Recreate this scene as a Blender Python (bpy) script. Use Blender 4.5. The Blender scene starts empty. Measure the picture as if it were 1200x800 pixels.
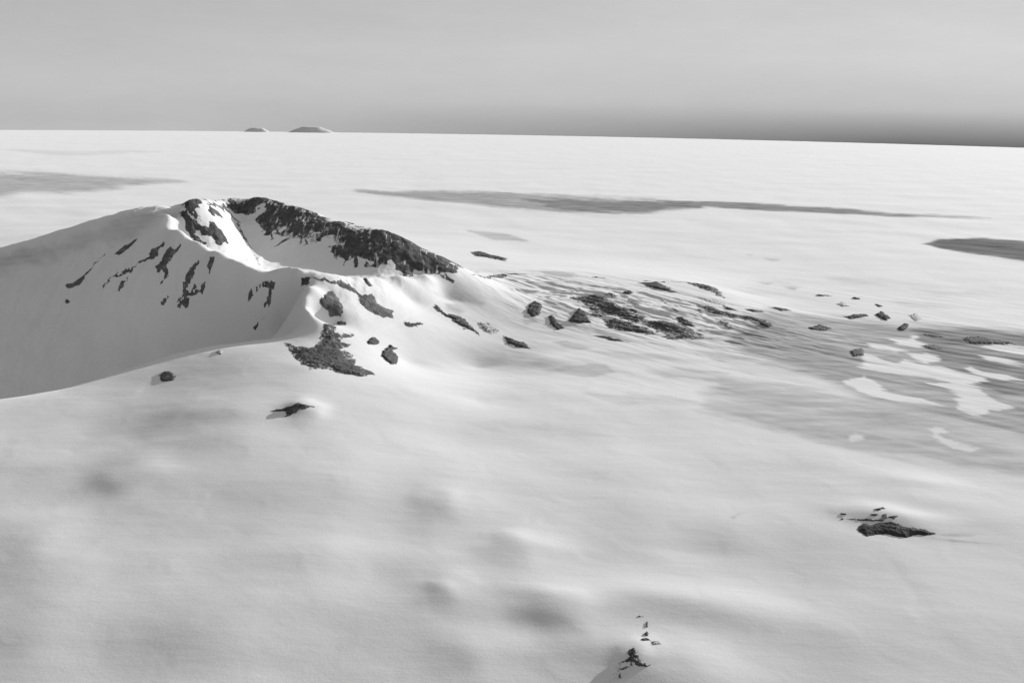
import bpy, math
import numpy as np
from mathutils import Matrix, Vector

# ------------------------------------------------------------------ units: 1 = 1 metre
W, Hh, F = 1200.0, 800.0, 1300.0          # the photograph's own pixel frame and focal length
CAM_Z = 3700.0
PITCH = math.atan((400 - 112) / F)
ROLL = math.atan(0.0175)
R_EARTH = 6371000.0
SUN_AZ = math.radians(47)                 # from straight ahead (+Y) towards the right (+X)
SUN_EL = math.radians(12)
SKY_GAIN = 2.15

fwd = np.array([0, math.cos(PITCH), -math.sin(PITCH)])
up = np.array([0, math.sin(PITCH), math.cos(PITCH)])
right = np.array([1.0, 0, 0])
cr, sr = math.cos(ROLL), math.sin(ROLL)
camX, camY = right * cr + up * sr, -right * sr + up * cr

def ray(u, v):
    d = fwd + camX * ((u - W / 2) / F) - camY * ((v - Hh / 2) / F)
    return d / math.hypot(d[0], d[1])      # unit horizontal length

NEARER = 0.92
def at_d(u, v, D):                         # point of the pixel ray at horizontal range D (km)
    d = ray(u, v)
    t = min(1, max(0, (u - 380) / 260)); D = D * (NEARER + (1 - NEARER) * t * t * (3 - 2 * t))
    return np.array([d[0] * D * 1e3, d[1] * D * 1e3, CAM_Z + d[2] * D * 1e3])

def at_z(u, v, z):                         # point of the pixel ray at height z (km) above the curved base
    d = ray(u, v)
    D = (z * 1e3 - CAM_Z) / d[2]
    for _ in range(8):
        D = (z * 1e3 - D * D / (2 * R_EARTH) - CAM_Z) / d[2]
    return np.array([d[0] * D, d[1] * D, CAM_Z + d[2] * D])

# ------------------------------------------------------------------ noise
_rng = np.random.RandomState(7)
_perm = np.concatenate([_rng.permutation(512)] * 3)
_gr = _rng.uniform(0, 2 * np.pi, 512)
_gx, _gy = np.cos(_gr).astype(np.float32), np.sin(_gr).astype(np.float32)

def perlin(x, y):
    xf, yf = np.floor(x), np.floor(y)
    xi, yi = xf.astype(np.int64) & 511, yf.astype(np.int64) & 511
    fx, fy = x - xf, y - yf
    sx, sy = fx ** 3 * (fx * (fx * 6 - 15) + 10), fy ** 3 * (fy * (fy * 6 - 15) + 10)
    def g(ix, iy, dx, dy):
        h = _perm[_perm[ix & 511] + (iy & 511)]
        return _gx[h] * dx + _gy[h] * dy
    a = g(xi, yi, fx, fy); b = g(xi + 1, yi, fx - 1, fy)
    c = g(xi, yi + 1, fx, fy - 1); d = g(xi + 1, yi + 1, fx - 1, fy - 1)
    return (a + sx * (b - a)) * (1 - sy) + (c + sx * (d - c)) * sy

def fbm(x, y, octv=4, gain=0.5):
    s, a, f = 0, 1.0, 1.0
    for k in range(octv):
        s = s + a * perlin(x * f + 17.3 * k, y * f - 9.1 * k)
        a *= gain; f *= 2.03
    return s

def ridged(x, y, octv=4, gain=0.5):
    s, a, f = 0, 1.0, 1.0
    for k in range(octv):
        s = s + a * (1 - 2 * np.abs(perlin(x * f + 31.7 * k, y * f + 5.9 * k)))
        a *= gain; f *= 2.1
    return s

def sstep(a, b, x):
    t = np.clip((x - a) / (b - a), 0, 1)
    return t * t * (3 - 2 * t)

# ------------------------------------------------------------------ control lines of the relief (pixel, pixel, range or height)
CP = []
def base_z(x, y): return -(x * x + y * y) / (2 * R_EARTH)
def add(p): CP.append((p[0], p[1], p[2] - base_z(p[0], p[1])))
def line(pts, n=3, fn=at_d):
    ps = [fn(*q) for q in pts]
    for a, b in zip(ps[:-1], ps[1:]):
        m = max(1, min(8, int(np.hypot(*(b - a)[:2]) / 330)))
        for k in range(m): add(a + (b - a) * k / m)
    add(ps[-1]); return ps
def zline(pts): return line(pts, fn=at_z)
def shifted(ps, dD, dz):                    # the same line further out along the view, dz lower
    qs = []
    for p in ps:
        r = np.hypot(p[0], p[1]); s = (r + dD * 1e3) / r
        qs.append(np.array([p[0] * s, p[1] * s, p[2] + dz * 1e3]))
    for a, b in zip(qs[:-1], qs[1:]):
        m = max(1, min(5, int(np.hypot(*(b - a)[:2]) / 600)))
        for k in range(m): add(a + (b - a) * k / m)
    add(qs[-1])

# foreground dome, falling gently towards the camera
for v, z in ((830, -.15), (760, -.11), (690, -.075), (620, -.04), (560, -.01)):
    for u in range(-200, 1500, 150): add(at_z(u, v, z + {560: .135, 620: .08, 690: .04}.get(v, 0) * math.exp(-((u - 330) / 220) ** 2)))
for v, z in ((510, .03), (480, .05)):
    for u in range(150, 1500, 130): add(at_z(u, v, z - .02 + (.20 if v > 500 else .25) * math.exp(-((u - 310) / 190) ** 2)))
for v, z in ((445, .02), (415, .0), (385, -.02), (350, -.03), (320, -.04), (295, -.05)):
    for u in range(950, 1500, 110): add(at_z(u, v, z))
# edge of the foreground dome against the dark slope, then the hidden valley behind it
E = zline([(-220, 500, .02), (-100, 484, .04), (0, 468, .06), (50, 460, .08), (100, 448, .11), (150, 432, .15), (200, 417, .20), (250, 406, .29),
           (300, 399, .36), (340, 389, .43), (370, 378, .52)])
line_in = [(-100, 505, .06), (0, 492, .075), (60, 484, .10), (120, 470, .135), (180, 452, .20), (240, 436, .295), (300, 428, .365), (360, 431, .375), (420, 446, .28), (480, 456, .20)]
zline(line_in)
shifted(E[:-2], 0.95, -0.33)
# left skyline
S = line([(-260, 365, 21.6), (-120, 325, 20.9), (0, 294, 20.5), (50, 280, 20.4), (100, 264, 20.3), (150, 249, 20.2), (190, 244, 20.15), (225, 235, 20.2)])
shifted(S, 1.6, -0.42); shifted(S, 3.6, -1.0)
# far caldera rim
Rm = line([(232, 234, 20.3), (245, 235, 21.5), (258, 235, 22.7), (270, 235, 23.4), (300, 233, 23.0), (330, 239, 22.6), (370, 251, 22.1), (400, 261, 21.7), (430, 268, 21.2),
           (450, 272, 20.9), (475, 282, 20.6), (500, 295, 20.3), (525, 306, 20.0), (552, 320, 19.7)])
shifted(Rm[:-2], 0.7, -0.17); shifted(Rm[:-3], 2.2, -0.75)
# near caldera rim
N1 = line([(216, 241, 20.0), (199, 254, 19.6), (208, 270, 19.2), (232, 286, 18.9), (255, 297, 18.6), (280, 310, 18.4), (300, 318, 18.3), (315, 322, 18.25)])
N2 = line([(330, 320, 18.2), (350, 320, 18.1), (370, 321, 18.15), (395, 323, 18.35), (420, 326, 18.65), (440, 327, 18.8), (470, 325, 19.0), (500, 323, 19.2), (530, 321, 19.4)])
shifted(N1[-12:], 0.3, -0.075); shifted(N2[1:-4], 0.35, -0.10)
# inside of the caldera
line([(272, 248, 22.9), (279, 268, 22.0), (290, 285, 21.1), (300, 300, 20.3), (309, 316, 19.5)])
line([(330, 319, 19.6), (360, 319, 19.7), (400, 323, 19.8), (440, 325, 19.5), (490, 323, 19.5)])
line([(345, 284, 20.8), (400, 298, 20.5), (450, 302, 20.05)])
# outer near slope: an even fall from the skyline and the near rim to the hidden valley; then the spur and its sunny right side
for (ut, vt, Dt, uv, vv, zv) in ((-120, 325, 20.9, -100, 484, .03), (0, 294, 20.5, 0, 468, .06), (75, 272, 20.35, 60, 458, .085), (150, 249, 20.2, 110, 446, .115), (199, 254, 19.6, 155, 430, .155),
                                 (232, 286, 18.9, 205, 416, .205), (280, 310, 18.4, 255, 405, .295), (322, 321, 18.2, 300, 399, .36), (345, 320, 18.1, 332, 391, .41)):
    t3, e3 = at_d(ut, vt, Dt), at_z(uv, vv, zv)
    k = (np.hypot(e3[0], e3[1]) + 950) / np.hypot(e3[0], e3[1])
    b3 = np.array([e3[0] * k, e3[1] * k, e3[2] - 330])
    for t in (.2, .4, .6, .8):
        q = b3 + (t3 - b3) * t; q[2] += (260 if ut < 180 else 200 if ut < 260 else 90) * t * (1 - t); add(q)
line([(357, 322, 18.1), (358, 337, 17.6), (360, 352, 17.2), (365, 366, 17.0), (371, 375, 16.75)])
for q in ((385, 345, 17.7), (400, 362, 17.35), (420, 345, 18.0), (440, 368, 17.5), (400, 384, 16.75), (440, 404, 16.4), (470, 385, 17.2), (480, 350, 18.5),
          (520, 345, 18.9), (530, 380, 17.6), (480, 425, 16.0), (560, 430, 15.8)): add(at_d(*q))
zline([(560, 320, .27), (600, 318, .29), (650, 318, .28), (700, 323, .25), (750, 328, .23), (790, 327, .22), (830, 337, .17), (870, 356, .09), (915, 380, .02)])
for q in ((600, 345, .2), (650, 350, .19), (700, 350, .17), (760, 355, .14), (600, 385, .09), (660, 385, .08), (720, 385, .07), (800, 385, .04), (860, 395, .0),
          (640, 420, .03), (740, 420, .02), (840, 425, .0), (880, 345, -.01), (930, 360, -.02), (840, 315, -.03), (760, 305, -.03), (690, 298, -.03), (620, 295, .02),
          (640, 450, .01), (760, 450, .0), (860, 460, .0), (560, 470, .03)): add(at_z(*q))
# the plain beyond, level
for v in (262, 236, 218):
    for u in range(-300, 1500, 200):
        if v > 240 and u < 560: continue
        add(at_z(u, v, -.05))
CP = np.array(CP)
PC = CP[:, :2] / 1e3
C2 = 0.10 ** 2
def _K(d2): return np.sqrt(d2 + C2)
_n = len(PC)
_A = np.zeros((_n + 3, _n + 3))
_A[:_n, :_n] = _K(((PC[:, None] - PC[None]) ** 2).sum(-1)) - np.eye(_n) * 0.004
_A[:_n, _n] = 1; _A[:_n, _n + 1:] = PC; _A[_n:, :_n] = _A[:_n, _n:].T
_w = np.linalg.solve(_A, np.concatenate([CP[:, 2], np.zeros(3)]))
_w32, _pc32 = _w.astype(np.float32), PC.astype(np.float32)

def rbf(x, y):
    x, y = (np.atleast_1d(x) / 1e3).astype(np.float32), (np.atleast_1d(y) / 1e3).astype(np.float32)
    out = np.empty(len(x))
    for i in range(0, len(x), 20000):
        xs, ys = x[i:i + 20000, None], y[i:i + 20000, None]
        k = np.sqrt((xs - _pc32[None, :, 0]) ** 2 + (ys - _pc32[None, :, 1]) ** 2 + np.float32(C2))
        out[i:i + 20000] = k @ _w32[:_n] + _w32[_n] + xs[:, 0] * _w32[_n + 1] + ys[:, 0] * _w32[_n + 2]
    return out

def inside(poly, x, y):
    c = np.zeros(x.shape, bool); n = len(poly); j = n - 1
    for i in range(n):
        xi, yi, xj, yj = poly[i][0], poly[i][1], poly[j][0], poly[j][1]
        if yi != yj:
            c ^= ((yi > y) != (yj > y)) & (x < (xj - xi) * (y - yi) / (yj - yi) + xi)
        j = i
    return c

def edge_dist(poly, x, y):
    d = np.full(x.shape, 1e12); n = len(poly)
    for i in range(n):
        ax, ay = poly[i]; bx, by = poly[(i + 1) % n]
        dx, dy = bx - ax, by - ay; L = dx * dx + dy * dy + 1e-9
        t = np.clip(((x - ax) * dx + (y - ay) * dy) / L, 0, 1)
        d = np.minimum(d, (x - ax - t * dx) ** 2 + (y - ay - t * dy) ** 2)
    return np.sqrt(d)

# footprint of the volcano, used both for its rougher relief and to cut it out as an object of its own
def _xy(u, v, D): return tuple(at_d(u, v, D)[:2])
_near = [p[:2] * (1 + 350 / np.hypot(p[0], p[1])) for p in [at_z(-330, 515, .02)] + E[1:]]
MOUNT = [tuple(p) for p in _near] + [_xy(430, 400, 16.6), _xy(500, 400, 18.2), _xy(560, 400, 20.2), _xy(590, 400, 21.4), _xy(560, 400, 23.0), _xy(450, 400, 25.5), _xy(200, 400, 25.5),
         _xy(-100, 400, 24.0), _xy(-330, 400, 23.0)]

# soft swells and dimples of the snow: (u, v, height m, half width px, half depth px)
BUMPS = [(606, 640, 40, 32, 14), (525, 590, 32, 26, 12), (525, 690, 26, 24, 10), (655, 716, 48, 40, 13), (560, 760, 26, 40, 14), (860, 720, 22, 70, 14), (40, 740, 30, 60, 20), (330, 700, 24, 60, 16), (380, 650, 20, 60, 14), (755, 772, 44, 95, 26), (746, 770, 22, 18, 12), (690, 782, -10, 50, 14), (740, 700, 34, 120, 14), (800, 790, 22, 60, 20),
         (155, 560, 42, 34, 18), (250, 745, 34, 70, 20), (45, 630, 40, 44, 24), (215, 480, 14, 40, 8), (230, 512, 14, 40, 7), (420, 610, -16, 80, 26), (870, 660, -14, 90, 22),
         (130, 690, 16, 80, 24), (1060, 585, 26, 66, 18), (1075, 566, 14, 40, 6), (900, 610, 10, 60, 14), (358, 479, 50, 15, 6), (1048, 609, 52, 40, 7), (820, 645, -12, 40, 8), (505, 655, 14, 40, 14),
         (960, 720, 12, 100, 24), (640, 560, 12, 120, 16), (330, 560, 12, 110, 18), (60, 545, 14, 60, 12)]
_DB = np.arange(5600, 20000, 25.0)
def on_relief(u, v):
    r = ray(u, v); x, y = r[0] * _DB, r[1] * _DB
    g_ = rbf(x, y) + base_z(x, y); k = int(np.argmax(CAM_Z + r[2] * _DB < g_))
    return np.array([x[k], y[k], g_[k]])
_B = []
for (u, v, h, su, sv) in BUMPS:
    p = on_relief(u, v); zk = (p[2] - base_z(p[0], p[1])) / 1e3; p, q = at_z(u, v, zk), at_z(u, v - 1, zk)
    D = np.hypot(p[0], p[1])
    _B.append((p[0], p[1], h, su * D / F, sv * np.hypot(*(q - p)[:2])))
_wd = at_z(1000, 474, 0)[:2] - at_z(760, 420, 0)[:2]; _wd = _wd / np.hypot(*_wd)      # run of the wind-cut furrows

RIDGE_C = at_z(735, 362, .12)[:2]
RIDGE_E = at_z(880, 392, 0)[:2] - at_z(590, 335, .2)[:2]; RIDGE_E = RIDGE_E / np.hypot(*RIDGE_E)

def height(x, y, fine=True):
    x, y = np.atleast_1d(np.asarray(x, float)), np.atleast_1d(np.asarray(y, float))
    d = np.hypot(x, y)
    az = np.abs(np.degrees(np.arctan2(x, np.maximum(y, 1e-3))))
    taper = (1 - sstep(36000, 60000, d)) * (1 - sstep(34, 48, az)) * sstep(4200, 5600, d) * (y > 0)
    z = base_z(x, y)
    m = taper > 0
    if m.any():
        z[m] += rbf(x[m], y[m]) * taper[m]
    z += (1 - taper) * np.where(d < 8000, -140, -50)
    for (bx, by, h, sl, sr_) in _B:
        D = math.hypot(bx, by); ex, ey = bx / D, by / D
        k = np.abs(x - bx) < 4 * max(sl, sr_)
        if k.any():
            wq = 0.45 * min(sl, sr_)
            dx = x[k] - bx + wq * perlin(x[k] / (1.8 * sl) + h, y[k] / (1.8 * sl)); dy = y[k] - by + wq * perlin(x[k] / (1.8 * sl), y[k] / (1.8 * sl) + h)
            rr, ll = dx * ex + dy * ey, dx * ey - dy * ex
            z[k] += h * np.exp(-0.5 * ((ll / sl) ** 2 + (rr / sr_) ** 2))
    mm = inside(MOUNT, x, y)
    far = sstep(20000, 40000, d)
    z += (20 * fbm(x / 2600, y / 2600, 3, 0.45)) * (1 - 0.4 * mm) * (1 + 1.0 * far)
    z += (1 - mm) * 22 * fbm(x / 1500 + 9, y / 1500, 2, .4) * (1 - sstep(11500, 14000, d)) * sstep(5000, 6000, d)
    # wind-cut furrows, and the broken ground along the low ridge
    a, b = x * _wd[0] + y * _wd[1], -x * _wd[1] + y * _wd[0]
    wx = 0.35 * perlin(x / 900, y / 900)
    fw = (1 - mm) * (0.2 + 0.95 * sstep(12500, 16000, d) * sstep(-2500, 1500, x)) * (1 - 0.6 * sstep(22000, 30000, d))
    z += 4.5 * perlin(a / 1500 + wx, b / 260) * fw
    rx, ry = x - RIDGE_C[0], y - RIDGE_C[1]
    ra, rb = rx * RIDGE_E[0] + ry * RIDGE_E[1], -rx * RIDGE_E[1] + ry * RIDGE_E[0]
    rm = np.exp(-(ra / 3300) ** 2 - (rb / 1500) ** 2)
    z += rm * 42 * ridged(ra / 2100 + 0.5 * perlin(x / 900, y / 900), rb / 720 + 0.3, 2, .5)
    z += rm * (34 * ridged(a / 1300 + 0.5 * perlin(x / 500, y / 500), b / 330, 3, .5) + 10 * fbm(x / 300, y / 300, 3))
    z += (1 - mm) * (1 - far) * 3.0 * fbm(x / 700 + .6 * perlin(x / 400, y / 400), y / 700, 3)
    if fine:
        z += 1.2 * fbm(a / 420 + wx, b / 90, 2) * fw * (1 - sstep(26000, 40000, d))
        mi = np.where(mm)[0]
        if len(mi):
            xm, ym = x[mi], y[mi]
            dd = np.minimum(edge_dist(MOUNT, xm, ym) / 900, 1)
            z[mi] += dd * (13 * fbm(xm / 420, ym / 420, 5, .55) + 15 * ridged(xm / 300 + 0.2 * perlin(xm / 150, ym / 150), ym / 1100, 3))
    return z

# ------------------------------------------------------------------ ground sheet: polar grid about the place the plane flew over
def build_grid():
    az = [-31.0]
    while az[-1] < 31: az.append(az[-1] + 0.06)
    st, a = 0.06, az[-1]
    ext = []
    while a < 180:
        st = min(st * 1.25, 6.0); a += st
        ext.append(min(a, 180.0))
    az = np.radians(np.array([-e for e in ext[::-1]][1:] + az + ext[:-1] + [180.0]))
    D = [5000.0]
    while D[-1] < 262000:
        d = D[-1]; s = d * d / (F * 4000) * 1.45
        if 13500 < d < 23500: s = min(s, 17.0)
        if d > 60000: s = min(s, 3500)
        D.append(d + s)
    D = [10.0, 1500.0, 2800.0, 3600.0, 4200.0, 4600.0] + D
    return az, np.array(D)
AZ, DD = build_grid()
GX = (DD[:, None] * np.sin(AZ)[None]).ravel(); GY = (DD[:, None] * np.cos(AZ)[None]).ravel()
GZ = height(GX, GY)
NR, NC = len(DD), len(AZ)

# the same sheet as a lookup, so that things stand on the mesh itself
_ZG = GZ.reshape(NR, NC)
def ground_z(x, y):
    x, y = np.atleast_1d(np.asarray(x, float)), np.atleast_1d(np.asarray(y, float))
    a, d = np.arctan2(x, y), np.hypot(x, y)
    j = np.clip(np.searchsorted(AZ, a) - 1, 0, NC - 2); i = np.clip(np.searchsorted(DD, d) - 1, 0, NR - 2)
    s = np.clip((a - AZ[j]) / (AZ[j + 1] - AZ[j]), 0, 1); t = np.clip((d - DD[i]) / (DD[i + 1] - DD[i]), 0, 1)
    return (_ZG[i, j] * (1 - s) + _ZG[i, j + 1] * s) * (1 - t) + (_ZG[i + 1, j] * (1 - s) + _ZG[i + 1, j + 1] * s) * t

_DS = np.concatenate([np.arange(5200, 30000, 12.0), np.geomspace(30000, 255000, 900)])
def hit(u, v, dmax=1e9):                   # where the pixel ray meets the sheet; above a crest nearer than dmax, a point just over that crest
    r = ray(u, v)
    g_ = ground_z(r[0] * _DS, r[1] * _DS)
    below = CAM_Z + r[2] * _DS < g_
    k = int(np.argmax(below)) if below.any() else -1
    if k > 0 and _DS[k] <= dmax: D = _DS[k]
    else:
        sl_ = np.where((_DS <= dmax) & (_DS > 14000), (g_ - CAM_Z) / _DS, -9)
        k = int(np.argmax(sl_)); D = _DS[k] + min(30, 2 + max(0, (r[2] - sl_[k]) * F)) * 12
    return np.array([r[0] * D, r[1] * D])

# ------------------------------------------------------------------ materials
def new_mat(name):
    m = bpy.data.materials.new(name); m.use_nodes = True
    nt = m.node_tree; nt.nodes.clear()
    o = nt.nodes.new('ShaderNodeOutputMaterial'); b = nt.nodes.new('ShaderNodeBsdfPrincipled')
    nt.links.new(b.outputs[0], o.inputs[0])
    return m, nt, b
def node(nt, t, **kw):
    n = nt.nodes.new(t)
    for k, v in kw.items():
        if k in n.inputs.keys(): n.inputs[k].default_value = v
        else: setattr(n, k, v)
    return n
def math_n(nt, op, a, b=None, clamp=False):
    n = nt.nodes.new('ShaderNodeMath'); n.operation = op; n.use_clamp = clamp
    for i, q in enumerate((a, b)):
        if q is None: continue
        if isinstance(q, (int, float)): n.inputs[i].default_value = q
        else: nt.links.new(q, n.inputs[i])
    return n.outputs[0]
def ramp(nt, fac, stops):
    r = nt.nodes.new('ShaderNodeValToRGB'); e = r.color_ramp.elements
    while len(e) < len(stops): e.new(0.5)
    for k, (p, c) in enumerate(stops):
        e[k].position = p; e[k].color = (c, c, c, 1)
    nt.links.new(fac, r.inputs[0]); return r.outputs[0]

def snow_material():
    m, nt, b = new_mat('snow')
    tc = nt.nodes.new('ShaderNodeTexCoord')
    mp = node(nt, 'ShaderNodeMapping'); mp.inputs['Rotation'].default_value = (0, 0, -math.atan2(_wd[1], _wd[0])); mp.inputs['Scale'].default_value = (0.25, 1, 1)
    nt.links.new(tc.outputs['Object'], mp.inputs['Vector'])
    n1 = node(nt, 'ShaderNodeTexNoise', Scale=1 / 220, Detail=6.0, Roughness=0.6); nt.links.new(mp.outputs[0], n1.inputs['Vector'])
    n2 = node(nt, 'ShaderNodeTexNoise', Scale=1 / 26, Detail=3.0, Roughness=0.7); nt.links.new(tc.outputs['Object'], n2.inputs['Vector'])
    n3 = node(nt, 'ShaderNodeTexNoise', Scale=1 / 1500, Detail=5.0, Roughness=0.55); nt.links.new(mp.outputs[0], n3.inputs['Vector'])
    at = node(nt, 'ShaderNodeAttribute'); at.attribute_name = 'ice_and_dark'
    # wind-packed and fresh snow differ a little in whiteness; bare glacier ice and the far patches are much darker
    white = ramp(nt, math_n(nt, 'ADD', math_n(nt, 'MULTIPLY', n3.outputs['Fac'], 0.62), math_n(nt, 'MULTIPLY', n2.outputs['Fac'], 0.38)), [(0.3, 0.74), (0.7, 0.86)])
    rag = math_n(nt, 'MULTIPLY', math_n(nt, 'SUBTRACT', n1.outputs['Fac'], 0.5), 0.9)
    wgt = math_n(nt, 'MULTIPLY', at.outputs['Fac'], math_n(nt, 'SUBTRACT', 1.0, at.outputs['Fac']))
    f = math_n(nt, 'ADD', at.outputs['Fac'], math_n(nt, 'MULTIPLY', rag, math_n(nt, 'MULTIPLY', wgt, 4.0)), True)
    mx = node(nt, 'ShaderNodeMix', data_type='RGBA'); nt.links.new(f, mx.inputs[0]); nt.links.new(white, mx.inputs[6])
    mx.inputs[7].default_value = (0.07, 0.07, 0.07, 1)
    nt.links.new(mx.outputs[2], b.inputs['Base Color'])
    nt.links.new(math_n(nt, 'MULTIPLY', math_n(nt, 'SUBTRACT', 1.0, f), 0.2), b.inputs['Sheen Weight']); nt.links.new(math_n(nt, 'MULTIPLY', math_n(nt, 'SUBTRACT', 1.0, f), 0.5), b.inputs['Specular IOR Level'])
    b.inputs['Roughness'].default_value = 1.0; b.inputs['IOR'].default_value = 1.45; b.inputs['Sheen Roughness'].default_value = 0.5
    h = math_n(nt, 'ADD', math_n(nt, 'MULTIPLY', n1.outputs['Fac'], 5.0), math_n(nt, 'MULTIPLY', n2.outputs['Fac'], 1.3))
    bp = node(nt, 'ShaderNodeBump', Strength=0.8, Distance=1.0); nt.links.new(h, bp.inputs['Height']); nt.links.new(bp.outputs[0], b.inputs['Normal'])
    return m

def rock_material(name, dusting, tone=1.0, gully=None):
    m, nt, b = new_mat(name)
    tc = nt.nodes.new('ShaderNodeTexCoord'); ge = nt.nodes.new('ShaderNodeNewGeometry')
    n1 = node(nt, 'ShaderNodeTexNoise', Scale=1 / 120, Detail=6.0, Roughness=0.65); nt.links.new(tc.outputs['Object'], n1.inputs['Vector'])
    n2 = node(nt, 'ShaderNodeTexNoise', Scale=1 / 55, Detail=5.0, Roughness=0.7); nt.links.new(tc.outputs['Object'], n2.inputs['Vector'])
    if gully:                                                               # snow gullies run down the wall
        gm = node(nt, 'ShaderNodeMapping'); gm.inputs['Scale'].default_value = gully; nt.links.new(tc.outputs['Object'], gm.inputs['Vector']); nt.links.new(gm.outputs[0], n2.inputs['Vector'])
    col = ramp(nt, n1.outputs['Fac'], [(0.28, 0.03 * tone), (0.5, 0.07 * tone), (0.72, 0.15 * tone)])
    sx = node(nt, 'ShaderNodeSeparateXYZ'); nt.links.new(ge.outputs['Normal'], sx.inputs[0])
    ea = node(nt, 'ShaderNodeAttribute'); ea.attribute_name = 'heart'        # 0 at the rim of the outcrop, where snow laps onto it
    s = math_n(nt, 'ADD', n2.outputs['Fac'], math_n(nt, 'MULTIPLY', math_n(nt, 'SUBTRACT', sx.outputs['Z'], 0.85), 0.5))
    s = math_n(nt, 'ADD', s, math_n(nt, 'MULTIPLY', math_n(nt, 'SUBTRACT', 1.0, ea.outputs['Fac']), 0.12))
    k = ramp(nt, s, [(0.66 - dusting, 0.0), (0.74 - dusting, 1.0)])
    mx = node(nt, 'ShaderNodeMix', data_type='RGBA'); nt.links.new(k, mx.inputs[0]); nt.links.new(col, mx.inputs[6]); mx.inputs[7].default_value = (0.78, 0.78, 0.78, 1)
    nt.links.new(mx.outputs[2], b.inputs['Base Color'])
    b.inputs['Roughness'].default_value = 0.9
    bp = node(nt, 'ShaderNodeBump', Strength=0.7, Distance=1.0)
    nt.links.new(math_n(nt, 'MULTIPLY', n2.outputs['Fac'], 14.0), bp.inputs['Height']); nt.links.new(bp.outputs[0], b.inputs['Normal'])
    return m
SNOW = snow_material()
ROCK, ROCK_DUSTED = rock_material('dark_rock', -0.035), rock_material('snow_dusted_rock', 0.16)
ROCK_GULLY = rock_material('gullied_rock', -0.005, 1.0, (.75, .16, .16))
ROCK_AND_SHADE, ROCK_BLACK, ROCK_VEIL = rock_material('grey_rock_and_shade', -0.10, 1.7), rock_material('black_rock', -0.25, 0.4), rock_material('rock_under_thin_snow', 0.25, 1.5)  # the grey one also colours the shaded snow facets of the spur

# ------------------------------------------------------------------ bare ice showing between the snow and darker patches on the far plain
def crop(ox, oy, k, pts): return [(ox + a / k, oy + b / k) for a, b in pts]
def world_poly(pts, dmax=1e9):
    return [tuple(hit(u, v, dmax)) for u, v in pts]
ICE_AND_DARK = np.zeros(len(GX))
def ice(pts, val, soft_lat, cut=False, dmax=1e9):  # darker ground tone inside an outline; cut gives the snow back
    global ICE_AND_DARK
    P = np.array(world_poly(pts, dmax))
    A = np.stack([np.arctan2(P[:, 0], P[:, 1]) * F, -4e6 / np.hypot(P[:, 0], P[:, 1]) * F / 1e3], 1)      # bearing and log-like range keep long patches well shaped
    ga, gd = np.arctan2(GX, np.maximum(GY, 1)) * F, -4e6 / np.maximum(np.hypot(GX, GY), 1000) * F / 1e3
    A[:, 1] *= 2.5; gd = gd * 2.5; S_ = soft_lat
    k = np.where((ga > A[:, 0].min() - 3 * S_) & (ga < A[:, 0].max() + 3 * S_) & (gd > A[:, 1].min() - 3 * S_) & (gd < A[:, 1].max() + 3 * S_) & (GY > 0))[0]
    k_w = max(1.0, (np.hypot(*P.mean(0)) / 17000) ** 1.6)
    wob = 3.2 * fbm(GX[k] / 420 / k_w, GY[k] / 420 / k_w, 4)
    e = edge_dist(A, ga[k], gd[k]) * np.where(inside(A, ga[k], gd[k]), 1, -1) + wob * min(1, S_ / 3)
    k_s = max(1.0, (np.hypot(*P.mean(0)) / 17000) ** 1.6)
    a_, b_ = (GX[k] * _wd[0] + GY[k] * _wd[1]) / k_s, (-GX[k] * _wd[1] + GY[k] * _wd[0]) / k_s
    e = e + ((6.5 * fbm(a_ / 1300, b_ / 130, 4, .6)) if cut else (0.3 if val > .9 else 1) * min(S_ * 1.5, 14) * fbm(a_ / 2600, b_ / 330, 4, .6))
    t = sstep(-S_, S_, e)
    if not cut: t = t * (0.95 + (0.08 if k_s > 1.3 else 0.35) * fbm(a_ / 1800, b_ / 200, 3))
    ICE_AND_DARK[k] = ICE_AND_DARK[k] * (1 - t) if cut else np.maximum(ICE_AND_DARK[k], t * val)

for p in (crop(350, 220, 4, [(690, 545), (740, 550), (770, 575), (750, 588), (700, 570)]), crop(350, 220, 4, [(608, 482), (660, 492), (760, 510), (870, 540), (850, 552), (740, 525), (650, 507)]),
          crop(600, 240, 4, [(140, 316), (290, 320), (300, 336), (150, 336)]), crop(600, 240, 4, [(90, 360), (180, 366), (240, 382), (160, 384)]), crop(600, 240, 4, [(50, 540), (100, 533), (105, 552), (65, 558)]),
          crop(600, 240, 4, [(210, 645), (250, 635), (330, 655), (370, 672), (300, 680), (240, 668)]), crop(600, 240, 4, [(170, 765), (230, 762), (350, 740), (440, 750), (500, 790), (330, 805), (230, 785)]),
          crop(600, 240, 4, [(750, 762), (830, 767), (960, 780), (1010, 792), (850, 788)]), crop(950, 530, 4.8, [(690, 460), (800, 460), (950, 463), (800, 472)]), crop(950, 530, 4.8, [(640, 478), (800, 492), (950, 508), (1100, 520), (800, 505)]),
          crop(600, 600, 4, [(1025, 24), (1055, 3), (1090, 0), (1060, 18), (1040, 30)])):
    ice(p, .30, 3.6)
for (u, v, w, h, val) in ((680, 432, 60, 5, .2), (760, 418, 70, 4, .2), (820, 440, 70, 5, .22), (900, 452, 80, 6, .25), (880, 420, 60, 4, .25), (780, 470, 90, 6, .16), (960, 485, 90, 7, .2), (1120, 530, 90, 8, .16), (860, 395, 50, 4, .22),
                          (640, 505, 90, 7, .1), (1140, 345, 70, 3, .14), (1040, 330, 80, 3, .12), (940, 330, 60, 2.5, .12), (1100, 358, 60, 3, .15)):
    ice([(u - w, v - h * .4 - .08 * w), (u, v - h), (u + w, v - h * .3 + .1 * w), (u + w * .4, v + h), (u - w * .6, v + h * .6)], val, 7)
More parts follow.
